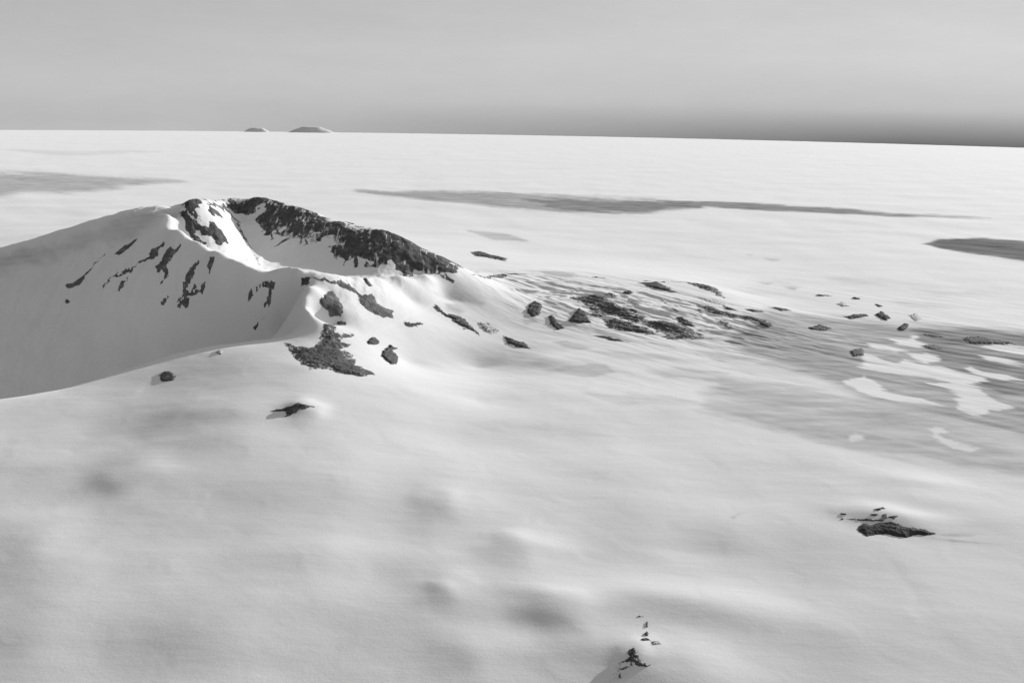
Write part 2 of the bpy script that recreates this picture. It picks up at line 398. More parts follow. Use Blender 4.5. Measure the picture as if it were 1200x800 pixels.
ice([(900, 361), (960, 370), (1050, 379), (1130, 384), (1260, 398), (1330, 470), (1270, 530), (1170, 505), (1090, 490), (1010, 466), (960, 442), (900, 425), (850, 402), (870, 375)], .56, 18)
ice([(840, 440), (1000, 468), (1300, 515), (1300, 575), (1120, 548), (960, 520), (820, 478)], .34, 14)
ice([(1060, 385), (1130, 383), (1280, 398), (1330, 470), (1260, 475), (1170, 462), (1120, 440), (1080, 420)], .78, 12)
g9 = lambda p: crop(900, 340, 4, p)
for p in ([(470, 248), (560, 264), (650, 286), (600, 290), (470, 268)], [(560, 222), (650, 230), (700, 210), (690, 235), (745, 250), (700, 268), (620, 255)],
          [(660, 298), (740, 293), (812, 308), (800, 335), (740, 342), (690, 327)],
          [(440, 288), (530, 320), (600, 345), (640, 325), (700, 345), (820, 360), (910, 385), (1000, 402), (1040, 430), (925, 440), (990, 460), (1030, 495), (1080, 520), (1155, 550),
           (1080, 562), (1035, 558), (1020, 588), (960, 585), (880, 560), (890, 545), (870, 510), (930, 505), (830, 462), (750, 437), (850, 430), (780, 412), (700, 402), (560, 388), (440, 368)],
          [(350, 430), (450, 400), (520, 430), (540, 470), (600, 490), (720, 508), (800, 538), (870, 552), (720, 532), (620, 522), (500, 502), (420, 472)],
          [(1000, 265), (1060, 250), (1200, 268), (1400, 295), (1400, 325), (1200, 305), (1080, 287)], [(985, 303), (1060, 313), (1200, 343), (1200, 352), (1130, 344), (1040, 328)],
          [(920, 365), (950, 358), (1000, 386), (1120, 398), (1200, 420), (1100, 422), (1000, 405)],
          [(745, 650), (800, 646), (842, 665), (800, 675), (830, 695), (900, 720), (1005, 745), (950, 757), (870, 747), (810, 712), (770, 672)],
          [(380, 690), (410, 670), (457, 685), (430, 702), (390, 702)]):
    ice(g9(p), 1, 2.8, cut=True)
for (pts, val, s) in [([(1080, 286), (1100, 281), (1125, 279), (1150, 279), (1200, 283), (1320, 292), (1320, 318), (1200, 306), (1162, 301), (1125, 295), (1100, 291)], .92, 2.4),  # darker ground tone: patches on the far plain, band along the left skyline
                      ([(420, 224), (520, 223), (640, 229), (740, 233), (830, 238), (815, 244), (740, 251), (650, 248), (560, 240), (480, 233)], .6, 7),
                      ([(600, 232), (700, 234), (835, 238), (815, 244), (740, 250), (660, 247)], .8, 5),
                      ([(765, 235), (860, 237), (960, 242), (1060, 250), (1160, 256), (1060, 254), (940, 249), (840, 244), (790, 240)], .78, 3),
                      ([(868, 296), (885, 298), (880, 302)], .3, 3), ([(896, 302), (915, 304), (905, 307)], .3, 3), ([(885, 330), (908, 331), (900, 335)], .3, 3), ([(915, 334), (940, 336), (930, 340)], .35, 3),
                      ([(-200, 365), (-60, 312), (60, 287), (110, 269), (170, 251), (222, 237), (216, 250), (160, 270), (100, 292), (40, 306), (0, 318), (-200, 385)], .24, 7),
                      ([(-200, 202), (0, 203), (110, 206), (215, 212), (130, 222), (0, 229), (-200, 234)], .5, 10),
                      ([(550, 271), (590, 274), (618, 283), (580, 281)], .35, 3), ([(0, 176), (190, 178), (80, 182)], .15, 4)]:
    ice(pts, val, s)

# ------------------------------------------------------------------ meshes
def link(o): bpy.context.scene.collection.objects.link(o); return o
def mesh_obj(name, co, faces, mat, loc=(0, 0, 0), smooth=True, attr=None):
    me = bpy.data.meshes.new(name)
    co = np.asarray(co, np.float32); faces = np.asarray(faces, np.int32)
    n = faces.shape[1]
    me.vertices.add(len(co)); me.vertices.foreach_set('co', co.ravel())
    me.loops.add(faces.size); me.loops.foreach_set('vertex_index', faces.ravel())
    me.polygons.add(len(faces)); me.polygons.foreach_set('loop_start', np.arange(0, faces.size, n, dtype=np.int32))
    me.polygons.foreach_set('use_smooth', np.full(len(faces), smooth))
    me.materials.append(mat); me.update(calc_edges=True)
    if attr is not None:
        a = me.attributes.new('ice_and_dark', 'FLOAT', 'POINT'); a.data.foreach_set('value', np.asarray(attr, np.float32))
    o = bpy.data.objects.new(name, me); o.location = loc
    return link(o)

idx = np.arange(NR * NC).reshape(NR, NC)
quads = np.stack([idx[:-1, :-1], idx[:-1, 1:], idx[1:, 1:], idx[1:, :-1]], -1).reshape(-1, 4)[:, ::-1]
cx, cy = GX[quads].mean(1), GY[quads].mean(1)
isM = inside(MOUNT, cx, cy)
P3 = np.stack([GX, GY, GZ], 1)
def sub(name, q):
    used, inv = np.unique(q.ravel(), return_inverse=True)
    return mesh_obj(name, P3[used], inv.reshape(-1, 4), SNOW, attr=ICE_AND_DARK[used])
g = sub('ground', quads[~isM]); g['kind'] = 'structure'; g['label'] = 'smooth wind-packed snow field with grey bare ice and darker patches reaching the horizon'
mt = sub('mountain', quads[isM]); mt['kind'] = 'structure'; mt['label'] = 'snow covered volcano with a wide open crater at its summit'

# ------------------------------------------------------------------ rock outcrops
def outcrop(name, pts, label, group=None, amp=22.0, lift=5.0, mat=None, dmax=1e9, rag=1.0, cat='rock', seed=0):
    P = np.array(world_poly(pts, dmax))
    c = P.mean(0); D = np.hypot(*c); e = c / D; l = np.array([e[1], -e[0]])
    q = P - c; Q = np.stack([q @ l, q @ e], 1)
    px = D / F
    lo, hi = Q.min(0), Q.max(0); size = hi - lo
    s = np.maximum(size / 230, [px * 0.45, px * 0.6])
    pad = 3
    nx, ny = (np.ceil(size / s).astype(int) + 2 * pad + 1)
    X, Y = np.meshgrid(lo[0] + (np.arange(nx) - pad) * s[0], lo[1] + (np.arange(ny) - pad) * s[1], indexing='ij')
    jit = np.random.RandomState(seed + 3)
    X = X + jit.uniform(-.3, .3, X.shape) * s[0]; Y = Y + jit.uniform(-.3, .3, Y.shape) * s[1]
    wx, wy = c[0] + X * l[0] + Y * e[0], c[1] + X * l[1] + Y * e[1]
    fu = max(min(size) * 0.35, px * 1.5)
    ws = max(fu, px * 3)
    dx, dy = rag * 0.30 * fu * fbm(wx / ws + seed * 3.1, wy / ws, 4, .65), rag * 0.5 * fu * fbm(wx / ws + 40 + seed, wy / ws + 11, 4, .65)
    qx, qy = (X + dx).ravel(), (Y + dy).ravel()
    ins = inside(Q, qx, qy); ed = edge_dist(Q, qx, qy)
    ru = (7, 60) if name in ('rock_wall', 'rock_rib') else (5, 9)
    sd = np.where(ins, ed, -ed) + rag * px * (1.9 * fbm(qx / (ru[0] * px) + seed, qy / (ru[1] * px), 3, .7))          # ragged rim with loose rubble just off it
    ins = sd > 0; ed = np.abs(sd)
    if ins.sum() < 12: ins |= ed < px * 0.8                             # hair-thin slivers keep a body
    ins = ins.reshape(nx, ny); ed = ed.reshape(nx, ny)
    cell = ins[:-1, :-1] | ins[1:, :-1] | ins[1:, 1:] | ins[:-1, 1:]
    if not cell.any(): raise RuntimeError('empty outcrop ' + label)
    z0 = ground_z(wx.ravel(), wy.ravel()).reshape(nx, ny)
    rise = sstep(0, max(1.3 * px, min(size) * 0.18), ed)
    rl = ridged(wx / (7 * px + 40) + seed, wy / (7 * px + 40), 4, .55) * 0.5 + 0.6
    z = np.where(ins, z0 + lift * (.3 + .7 * rise) + 0.55 * amp * rise * np.clip(rl, 0.05, 2), z0 - 12)
    vid = -np.ones((nx, ny), int)
    vm = np.zeros((nx, ny), bool)
    for a, b in ((slice(None, -1), slice(None, -1)), (slice(1, None), slice(None, -1)), (slice(1, None), slice(1, None)), (slice(None, -1), slice(1, None))): vm[a, b] |= cell
    vid[vm] = np.arange(vm.sum())
    o3 = np.array([c[0], c[1], float(z0.mean())])
    co = np.stack([wx[vm], wy[vm], z[vm]], 1) - o3
    ii, jj = np.where(cell)
    f = np.stack([vid[ii, jj], vid[ii + 1, jj], vid[ii + 1, jj + 1], vid[ii, jj + 1]], 1)
    # close the underside, well below the snow, so that the rock is a solid body
    nv = len(co); bot = co.copy(); bot[:, 2] = (z0[vm] - o3[2]) - 45
    fb = f[:, ::-1] + nv
    ed_ = np.concatenate([f[:, [0, 1]], f[:, [1, 2]], f[:, [2, 3]], f[:, [3, 0]]])
    key = {}
    for a, b in ed_: key[(a, b)] = 1
    bd = [(a, b) for (a, b) in key if (b, a) not in key]
    fs = np.array([(b, a, a + nv, b + nv) for a, b in bd])
    fs = np.stack([fs[:, 0], fs[:, 1], fs[:, 2], fs[:, 3]], 1)
    ob = mesh_obj(name, np.concatenate([co, bot]), np.concatenate([f, fb, fs]), mat or ROCK, loc=o3, smooth=False)
    at_ = ob.data.attributes.new('heart', 'FLOAT', 'POINT')
    hv = np.concatenate([rise[vm] * ins[vm], np.zeros(nv)]).astype(np.float32); at_.data.foreach_set('value', hv)
    ob['label'] = label; ob['category'] = cat
    if group: ob['group'] = group
    return ob

c3 = lambda p: crop(0, 200, 4, p)
c5 = lambda p: crop(150, 200, 4, p)
c6 = lambda p: crop(350, 220, 4, p)
c7 = lambda p: crop(300, 350, 6, p)
c8 = lambda p: crop(600, 240, 4, p)
cr8 = lambda p: crop(900, 240, 4, p)
cw = lambda p: crop(950, 530, 4.8, p)
cf = lambda p: crop(600, 600, 4, p)
c12 = lambda p: crop(300, 450, 12, p)
G_RIB, G_CRATER, G_SPUR = 'rock ribs on the shaded slope', 'rock bands and painted shadow edge inside the crater', 'rocks and painted shade on the sunlit spur'
G_RIDGE, G_FAR, G_SCOOP, G_MOUND = 'outcrops along the low ridge', 'small rocks near the bare ice', 'rocks around the wind scoop', 'rocks on the near mound'
DM = 22450
ROCKS = [
 # inside the crater
 ('rock_wall', c5([(472, 150), (482, 122), (550, 108), (620, 116), (690, 122), (740, 142), (800, 158), (860, 178), (930, 208), (1000, 230), (1080, 256), (1150, 268), (1200, 274)]) +
   c6([(440, 208), (470, 225), (530, 262), (600, 290), (680, 322), (760, 358), (815, 393), (790, 402), (720, 402), (640, 407), (560, 410), (490, 412), (440, 405), (415, 385), (395, 372), (368, 335), (330, 305), (290, 300), (268, 312), (272, 370), (258, 372), (252, 320), (210, 312), (170, 275), (135, 255), (150, 285), (120, 270)]) +
   c5([(880, 285), (860, 305), (835, 270), (815, 300), (815, 360), (795, 310), (775, 365), (745, 330), (738, 280), (700, 240), (665, 250), (655, 320), (635, 250), (605, 275), (565, 245), (520, 225), (485, 205)]),
   'long dark rock wall under the far rim of the crater', G_CRATER, 34, 10, 'gully', DM, 1.6),
 ('rock_or_shade_band', c5([(235, 170), (290, 134), (350, 150), (470, 152), (478, 166), (420, 172), (350, 165), (318, 188), (345, 222), (300, 215), (270, 182)]), 'dark rock cap on the pointed summit above the bright snow chute', G_CRATER, 22, 6, 'rock', DM, 1),
 ('rock_or_shade_band', c5([(235, 197), (270, 198), (310, 230), (340, 258), (400, 258), (440, 290), (466, 335), (430, 347), (395, 322), (350, 302), (330, 282), (312, 300), (350, 325), (366, 347), (330, 337), (290, 302), (265, 262), (258, 230)]), 'broad forked rock band on the bright inner wall below the summit', G_CRATER, 26, 6, 'rock', DM, 1),
 ('rock_or_shade_band', c5([(378, 165), (430, 200), (445, 226), (400, 217), (372, 190)]), 'small rock band between the summit cap and the snow chute', G_CRATER, 18, 5, 'rock', DM, 1),
 ('rock_or_shade_band', c5([(503, 205), (520, 235), (545, 300), (570, 345), (615, 410), (622, 445), (608, 440), (590, 395), (555, 345), (528, 300), (508, 245)]), 'thin dark strip painting the shadow edge down the snow chute', G_CRATER, 12, 4, 'dust', DM, .8),  # dark body standing in for the shadow edge between the two walls
 ('rock_or_shade_band', c5([(1060, 400), (1075, 405), (1078, 450), (1060, 455), (1055, 430)]), 'lone dark knob on the snow below the crater wall', G_CRATER, 16, 5, 'rock', DM, .8),
 # skyline
 # ribs on the shaded slope
 ('rock_rib', c3([(650, 315), (600, 368), (556, 398), (534, 392), (580, 355)]), 'short rib highest on the shaded slope', G_RIB, 14, 5, 'grey', DM, .5),
 ('rock_rib', c3([(535, 362), (470, 415), (440, 442), (425, 470), (375, 527), (330, 552), (305, 548), (380, 500), (430, 455), (440, 430), (490, 395)]), 'long thin rib trailing lowest to the left of the shaded slope', G_RIB, 12, 5, 'grey', DM, .6),
 ('rock_rib', c3([(765, 342), (745, 392), (690, 418), (640, 450), (612, 482), (560, 497), (520, 502), (485, 545), (505, 498), (600, 468), (675, 402), (725, 362)]), 'long bent rib with a wide head, left of the widest rib', G_RIB, 16, 5, 'grey', DM, 1),
 ('rock_rib', c3([(850, 360), (795, 420), (780, 455), (790, 478), (745, 540), (765, 480), (738, 490), (733, 450), (758, 398), (795, 362)]), 'widest rib in the middle of the shaded slope', G_RIB, 18, 6, 'grey', DM, 1),
 ('rock_rib', c3([(950, 402), (915, 470), (893, 515), (866, 560), (900, 558), (945, 525), (964, 540), (905, 582), (868, 588), (850, 630), (828, 650), (848, 570), (872, 480), (888, 440)]), 'long rib with a hooked branch at its foot', G_RIB, 16, 6, 'grey', DM, 1),
 ('rock_rib', c3([(1010, 402), (1004, 440), (982, 482), (970, 450), (985, 408)]), 'short upright rib nearest the crater edge', G_RIB, 14, 5, 'grey', DM, 1),
 ('rock_rib', c3([(797, 582), (775, 622), (742, 642), (768, 603)]), 'small slanting rib low down beside a speckled rib', G_RIB, 12, 5, 'grey', DM, 1),
 ('rock_rib', c3([(888, 600), (880, 640), (850, 638), (832, 652), (832, 620), (855, 606)]), 'small speckled rib below the hooked rib', G_RIB, 12, 5, 'grey', DM, 1.2),
 ('rock_rib', c3([(600, 500), (584, 540), (550, 570), (567, 525)]), 'small rib under the tail of the bent rib', G_RIB, 12, 5, 'grey', DM, 1),
 ('boulder', c3([(305, 610), (318, 605), (328, 614), (322, 625), (308, 622)]), 'single tiny dark boulder far down the smooth shaded slope', None, 14, 5, 'rock', DM, .6),
 ('rock_rib', c5([(655, 522), (690, 517), (686, 575), (672, 600), (640, 655), (628, 672), (636, 622), (658, 585), (665, 548), (622, 552), (562, 615), (570, 578), (622, 534)]), 'forked rib just below the near crater lip', G_RIB, 14, 5, 'grey', DM, 1),
 ('rock_rib', c5([(638, 692), (605, 742), (568, 757), (605, 718)]), 'faint rib lowest on the slope near the spur', G_RIB, 8, 3, 'dust', DM, 1),
 # spur
 ('rock_outcrop', c5([(808, 505), (850, 500), (852, 530), (835, 545), (812, 540)]), 'small dark tip on the near crater lip at the spur', G_SPUR, 12, 4, 'rock', DM, .8),
 ('rock_outcrop', c6([(140, 482), (162, 486), (190, 520), (212, 572), (200, 602), (150, 608), (132, 575), (95, 545), (110, 510)]), 'grey wedge of painted shade between two bright snow gullies', G_SPUR, 16, 6, 'grey', DM, .7),  # shade of a snow facet, put into a grey body
 ('rock_outcrop', c6([(30, 420), (100, 425), (200, 440), (270, 476), (300, 505), (345, 498), (368, 540), (440, 578), (448, 615), (380, 605), (325, 572), (290, 540), (262, 492), (200, 460), (110, 440)]), 'long curved scarp of painted shade falling from the crater lip to the right', G_SPUR, 18, 6, 'grey', DM, .7),  # shaded snow scarp, its shade put into the grey colour
 ('rock_outcrop', c7([(512, 198), (560, 176), (575, 238), (700, 242), (692, 272), (610, 262), (575, 300), (662, 322), (612, 368), (682, 402), (692, 468), (750, 482), (845, 542), (790, 552), (690, 547), (590, 527), (492, 492), (372, 487), (308, 432), (236, 362), (212, 310), (320, 345), (375, 352), (432, 280)]), 'largest ragged triangular cliff at the foot of the spur', G_SPUR, 30, 8, 'rock', DM, .8),
 ('rock_outcrop', c7([(568, 163), (642, 168), (632, 187), (575, 187)]), 'flat little ledge above the ragged triangular cliff', G_SPUR, 16, 5, 'rock', DM, .8),
 ('rock_outcrop', c7([(782, 302), (820, 272), (874, 300), (852, 326), (790, 322)]), 'rounded dark rock right of the ragged triangular cliff', G_SPUR, 26, 6, 'rock', DM, .8),
 ('rock_outcrop', c7([(890, 372), (940, 328), (995, 350), (962, 366), (1002, 410), (992, 452), (960, 467), (910, 432), (880, 402)]), 'blocky dark rock with notched side, furthest right below the spur', G_SPUR, 28, 6, 'rock', DM, .9),
 ('rock_outcrop', c6([(485, 628), (530, 638), (560, 628), (588, 635), (555, 652), (500, 647)]), 'low broken rock at the end of the curved scarp', G_SPUR, 14, 5, 'rock', DM, 1),
 ('rock_outcrop', c6([(300, 425), (318, 425), (345, 460), (330, 465)]), 'small rock on the snow right behind the crater lip', G_SPUR, 14, 5, 'rock', DM, .8),
 ('rock_outcrop', [(187, 440), (191, 436), (198, 434.5), (207, 440), (203, 446), (188, 447)], 'dark rock on the snow edge under the shaded slope', None, 10, 5, 'rock', DM, .7),
 ('boulder', [(253, 413), (257, 409.5), (262, 413), (258, 416)], 'tiny boulder on the bright snow edge below the slope', None, 14, 3, 'dust', DM, .7),
 ('rock_outcrop', c12([(205, 385), (300, 358), (420, 338), (505, 308), (600, 256), (650, 275), (740, 308), (850, 328), (760, 342), (690, 350), (570, 402), (470, 440), (388, 470), (425, 398), (300, 388)]), 'winged dark rock alone on the middle of the foreground snow', None, 30, 6, 'rock', DM, .5),
 # low ridge to the right of the crater
 ('rock_outcrop', c6([(635, 556), (660, 560), (692, 590), (760, 600), (800, 640), (852, 692), (780, 662), (720, 625), (660, 588)]), 'slanting broken rock band left of the round knobs', G_RIDGE, 24, 6, 'rock', DM, 1),
 ('rock_outcrop', c6([(835, 630), (900, 638), (942, 668), (902, 688), (858, 662)]), 'snow-speckled rock below the slanting band', G_RIDGE, 16, 5, 'dust', DM, 1),
 ('rock_outcrop', c6([(955, 692), (1000, 708), (1060, 728), (1084, 752), (1020, 748), (970, 725)]), 'lowest dark rock strung below the speckled rock', G_RIDGE, 22, 6, 'rock', DM, 1),
 ('rock_outcrop', c8([(68, 505), (80, 468), (108, 450), (142, 472), (132, 515), (95, 528)]), 'larger round dark knob on the ridge snow', G_RIDGE, 34, 8, 'rock', DM, .6),
 ('rock_outcrop', c8([(170, 525), (188, 514), (212, 545), (244, 576), (215, 588), (178, 562)]), 'smaller dark knob stepping down from the large round knob', G_RIDGE, 20, 6, 'rock', DM, .8),
 ('rock_outcrop', c8([(262, 548), (290, 510), (315, 486), (347, 510), (370, 552), (320, 555)]), 'pyramid-shaped dark rock between the knobs and the large outcrop', G_RIDGE, 32, 8, 'rock', DM, .6),
 ('rock_outcrop', c8([(262, 438), (330, 430), (375, 416), (422, 424), (462, 454), (520, 488), (582, 494), (608, 530), (700, 544), (762, 555), (832, 590), (955, 631), (850, 632), (740, 622), (660, 597), (605, 550), (590, 528), (572, 557), (540, 537), (430, 517), (362, 517), (355, 472), (290, 455)]), 'largest dark outcrop of the ridge, long and stepped', G_RIDGE, 40, 8, 'rock', DM, .7),
 ('rock_outcrop', c8([(428, 542), (480, 534), (540, 553), (600, 570), (665, 595), (675, 606), (600, 606), (530, 592), (450, 577)]), 'lens-shaped rock under the stepped outcrop', G_RIDGE, 28, 6, 'rock', DM, .8),
 ('rock_outcrop', c8([(518, 413), (545, 399), (573, 412), (545, 421)]), 'small oval rock above the stepped outcrop', G_RIDGE, 20, 5, 'rock', DM, .7),
 ('rock_outcrop', c8([(595, 368), (680, 360), (720, 383), (778, 412), (700, 402), (640, 385)]), 'tapering rock just below the ridge crest', G_RIDGE, 24, 6, 'rock', DM, .8),
 ('rock_outcrop', c8([(738, 352), (790, 337), (842, 345), (882, 363), (942, 383), (1005, 442), (942, 412), (880, 390), (820, 366), (760, 357)]), 'dark rock crowning the highest point of the ridge', G_RIDGE, 30, 8, 'rock', 21800, .7),
 ('rock_outcrop', c8([(768, 530), (800, 527), (862, 572), (820, 566), (780, 551)]), 'short slanting rock right above the tail of the stepped outcrop', G_RIDGE, 22, 6, 'rock', DM, .8),
 ('rock_outcrop', c8([(868, 470), (930, 474), (990, 498), (1100, 518), (1200, 543), (1225, 572), (1150, 562), (1050, 532), (970, 517), (910, 497)]), 'long thin dark outcrop at the right end of the ridge', G_RIDGE, 24, 6, 'rock', DM, .8),
 ('rock_outcrop', c8([(965, 545), (1010, 540), (1048, 580), (1010, 582)]), 'pale snow-dusted rock below the long thin outcrop', G_RIDGE, 16, 4, 'dust', DM, 1),
 ('rock_outcrop', c8([(980, 468), (1062, 496), (1000, 488)]), 'thin sliver of rock above the long thin outcrop', G_RIDGE, 16, 5, 'rock', DM, .8),
 ('rock_outcrop', c8([(850, 430), (920, 436), (1000, 462), (985, 472), (900, 450)]), 'faint dusted sliver under the crowning rock', G_RIDGE, 8, 4, 'dust', DM, 1),
 ('rock_outcrop', c8([(610, 332), (630, 326), (650, 335), (630, 340)]), 'tiny rock speck on the ridge crest left of the crowning rock', G_RIDGE, 12, 5, 'rock', 21600, .7),
 ('rock_outcrop', c8([(690, 352), (715, 347), (742, 357), (715, 360)]), 'short rock sliver touching the left end of the crowning rock', G_RIDGE, 14, 5, 'rock', 21600, .7),
 ('rock_outcrop', c8([(865, 488), (885, 486), (905, 508), (885, 510)]), 'small grey rock under the left tip of the long thin outcrop', G_RIDGE, 10, 4, 'dust', DM, .8),
 ('rock_outcrop', c8([(1090, 488), (1130, 490), (1195, 504), (1130, 503)]), 'thin rock line on the ice edge above the end of the long thin outcrop', G_RIDGE, 12, 5, 'rock', DM, .8),
 ('rock_outcrop', c8([(690, 440), (712, 440), (745, 468), (720, 464)]), 'faint dusted rock between the small oval rock and the short slanting rock', G_RIDGE, 8, 4, 'dust', DM, .9),
 ('rock_outcrop', c8([(378, 612), (440, 614), (500, 629), (555, 646), (470, 637)]), 'thin strip of rock on the snow beneath the lens-shaped rock', G_RIDGE, 12, 4, 'rock', DM, .8),
 ('rock_outcrop', c8([(-200, 332), (-100, 330), (0, 318), (60, 309), (130, 314), (80, 320), (0, 330), (-100, 338)]), 'thin dark crest line running on from the crater end', G_RIDGE, 14, 6, 'rock', 21600, .6),
 ('rock_outcrop', c8([(350, 316), (400, 311), (458, 325), (400, 323)]), 'thin dark crest sliver on the middle of the ridge', G_RIDGE, 12, 6, 'rock', 21600, .6),
 ('rock_outcrop', c8([(432, 420), (470, 414), (500, 428), (470, 434)]), 'dusted rock touching the top of the stepped outcrop', G_RIDGE, 12, 4, 'dust', DM, 1),
 ('rock_outcrop', c8([(560, 458), (580, 452), (602, 462), (580, 468)]), 'speck of dusted rock on the snow above the stepped outcrop', G_RIDGE, 10, 4, 'dust', DM, 1),
 ('rock_outcrop', c8([(745, 486), (765, 484), (790, 502), (770, 502)]), 'small speck of rock above the short slanting rock', G_RIDGE, 12, 4, 'dust', DM, 1),
 ('rock_outcrop', c6([(805, 302), (850, 296), (900, 314), (980, 331), (972, 346), (900, 331), (825, 320)]), 'dark rock strip on the plain behind the crater end', G_RIDGE, 26, 6, 'rock', 27000, .7),
 ('boulder', c6([(212, 154), (245, 148), (275, 164), (240, 164)]), 'small dark rock behind the far crater rim', None, 20, 6, 'rock', 30000, .6),
 # around the bare ice
 ('rock_outcrop', cr8([(220, 405), (248, 394), (272, 410), (250, 423)]), 'small dark rock, leftmost of the string on the white plain', G_FAR, 26, 5, 'rock', DM, .7),
 ('rock_outcrop', cr8([(265, 368), (285, 378), (308, 408), (285, 404)]), 'thin slanting rock beside the leftmost plain rock', G_FAR, 12, 4, 'dust', DM, .9),
 ('rock_outcrop', cr8([(393, 418), (415, 416), (434, 441), (412, 443)]), 'small square rock in the middle of the plain string', G_FAR, 26, 5, 'rock', DM, .7),
 ('rock_outcrop', cr8([(318, 466), (350, 454), (378, 476), (345, 477)]), 'grey dusted rock under the middle of the plain string', G_FAR, 12, 4, 'dust', DM, .9),
 ('rock_outcrop', cr8([(358, 525), (400, 514), (460, 511), (472, 522), (390, 537)]), 'long flat rock where the plain meets the bare ice', G_FAR, 18, 5, 'rock', DM, .8),
 ('rock_outcrop', cr8([(502, 516), (532, 499), (574, 530), (555, 544), (522, 531)]), 'darkest rock beside the long flat rock', G_FAR, 34, 6, 'rock', DM, .7),
 ('rock_outcrop', cr8([(608, 578), (630, 561), (663, 564), (640, 589), (615, 590)]), 'rounded rock at the top edge of the bare ice', G_FAR, 30, 6, 'rock', DM, .7),
 ('rock_outcrop', cr8([(500, 464), (540, 475), (520, 480)]), 'tiny sliver above the darkest plain rock', G_FAR, 14, 4, 'rock', DM, .7),
 ('rock_outcrop', cr8([(660, 520), (690, 505), (720, 535), (690, 548)]), 'pale dusted rock above the rounded rock', G_FAR, 8, 3, 'dust', DM, 1),
 ('rock_outcrop', cr8([(0, 478), (60, 484), (112, 495), (60, 498)]), 'thin dark rock line along the left start of the bare ice', G_FAR, 18, 5, 'rock', DM, .8),
 ('rock_outcrop', cr8([(-20, 540), (20, 568), (5, 578), (-40, 560)]), 'dark wedge where the ridge runs into the bare ice', G_FAR, 22, 5, 'rock', DM, .8),
 ('rock_outcrop', cr8([(185, 577), (240, 561), (305, 580), (262, 594), (208, 587)]), 'dark lens of rock inside the left part of the bare ice', G_FAR, 20, 5, 'rock', DM, .8),
 ('rock_outcrop', cr8([(380, 685), (440, 672), (455, 705), (400, 712)]), 'small blunt rock at the lower edge of the bare ice', G_FAR, 18, 5, 'grey', DM, .8),
 ('rock_outcrop', cr8([(910, 622), (1000, 616), (1060, 628), (1165, 655), (1080, 652), (1000, 653), (925, 645)]), 'long dark rock across the right part of the bare ice', G_FAR, 18, 5, 'rock', DM, .9),
 ('rock_outcrop', cr8([(720, 605), (790, 608), (830, 622), (760, 618)]), 'thin rock strip on the upper bare ice', G_FAR, 8, 4, 'grey', DM, .9),
 ('rock_outcrop', cr8([(720, 662), (780, 655), (830, 672), (770, 680)]), 'low rock between two white snow patches on the ice', G_FAR, 10, 4, 'grey', DM, .9),
 # the wind scoop
 ('rock_outcrop', cw([(252, 432), (290, 403), (340, 408), (380, 399), (470, 403), (540, 424), (640, 434), (705, 461), (600, 471), (540, 481), (480, 477), (420, 460), (370, 464), (310, 473)]), 'black lens-shaped rock face of the wind scoop', G_SCOOP, 15, 6, 'black', DM, .35),
 ('rock_outcrop', cw([(205, 372), (300, 374), (385, 378), (400, 352), (425, 342), (430, 362), (412, 388), (300, 386), (215, 378)]), 'thin bent rock line just above the black scoop', G_SCOOP, 9, 4, 'rock', DM, .5),
 ('rock_outcrop', cw([(328, 350), (388, 348), (362, 361)]), 'short flat rock above the bent rock line', G_SCOOP, 9, 4, 'rock', DM, .5),
 ('rock_outcrop', cw([(345, 322), (412, 310), (420, 316), (380, 328)]), 'highest little rock on the scoop mound', G_SCOOP, 9, 4, 'rock', DM, .5),
 ('rock_outcrop', cw([(428, 366), (492, 356), (470, 377)]), 'small rock right of the bent rock line', G_SCOOP, 9, 4, 'rock', DM, .5),
 ('rock_outcrop', cw([(168, 344), (203, 346), (200, 352), (172, 352)]), 'speck of rock furthest left on the scoop mound', G_SCOOP, 7, 4, 'rock', DM, .5),
 ('rock_outcrop', cw([(170, 370), (186, 369), (184, 378), (172, 377)]), 'lower speck of rock left of the bent rock line', G_SCOOP, 7, 4, 'rock', DM, .5),
 ('rock_outcrop', cw([(400, 394), (452, 391), (525, 412), (450, 404)]), 'thin rock lip along the top of the black scoop', G_SCOOP, 8, 4, 'dust', DM, .5),
 # the near mound
 ('rock_outcrop', cf([(552, 650), (570, 633), (592, 660), (588, 690), (612, 708), (655, 720), (600, 727), (568, 705), (505, 718), (535, 690)]), 'peaked dark rock on top of the nearest mound', G_MOUND, 26, 4, 'rock', DM, .9),
 ('rock_outcrop', cf([(505, 695), (555, 690), (575, 720), (540, 760), (480, 785), (450, 800), (470, 760), (495, 730)]), 'loose dusted rock spilling down the shaded side of the nearest mound', G_MOUND, 5, 1.5, 'dust', DM, 1.2),
 ('boulder', cf([(618, 572), (632, 558), (642, 572), (632, 582)]), 'larger boulder just above the nearest mound', G_MOUND, 14, 2, 'rock', DM, .6),
 ('boulder', cf([(627, 514), (637, 514), (637, 540), (628, 541)]), 'upright small boulder, second from the top above the mound', G_MOUND, 12, 2, 'rock', DM, .6),
 ('boulder', cf([(598, 596), (630, 588), (652, 600), (622, 603)]), 'flat boulder touching the foot of the larger boulder', G_MOUND, 8, 2, 'rock', DM, .7),
 ('boulder', cf([(650, 604), (680, 605), (704, 620), (660, 623)]), 'flat boulder lying to the right of the larger boulder', G_MOUND, 8, 2, 'dust', DM, .7),
 ('boulder', cf([(583, 487), (620, 490), (602, 493)]), 'topmost thin boulder above the nearest mound', G_MOUND, 7, 2, 'dust', DM, .7),
]
MATS = {'rock': ROCK, 'dust': ROCK_DUSTED, 'grey': ROCK_AND_SHADE, 'gully': ROCK_GULLY, 'black': ROCK_BLACK, 'veil': ROCK_VEIL}
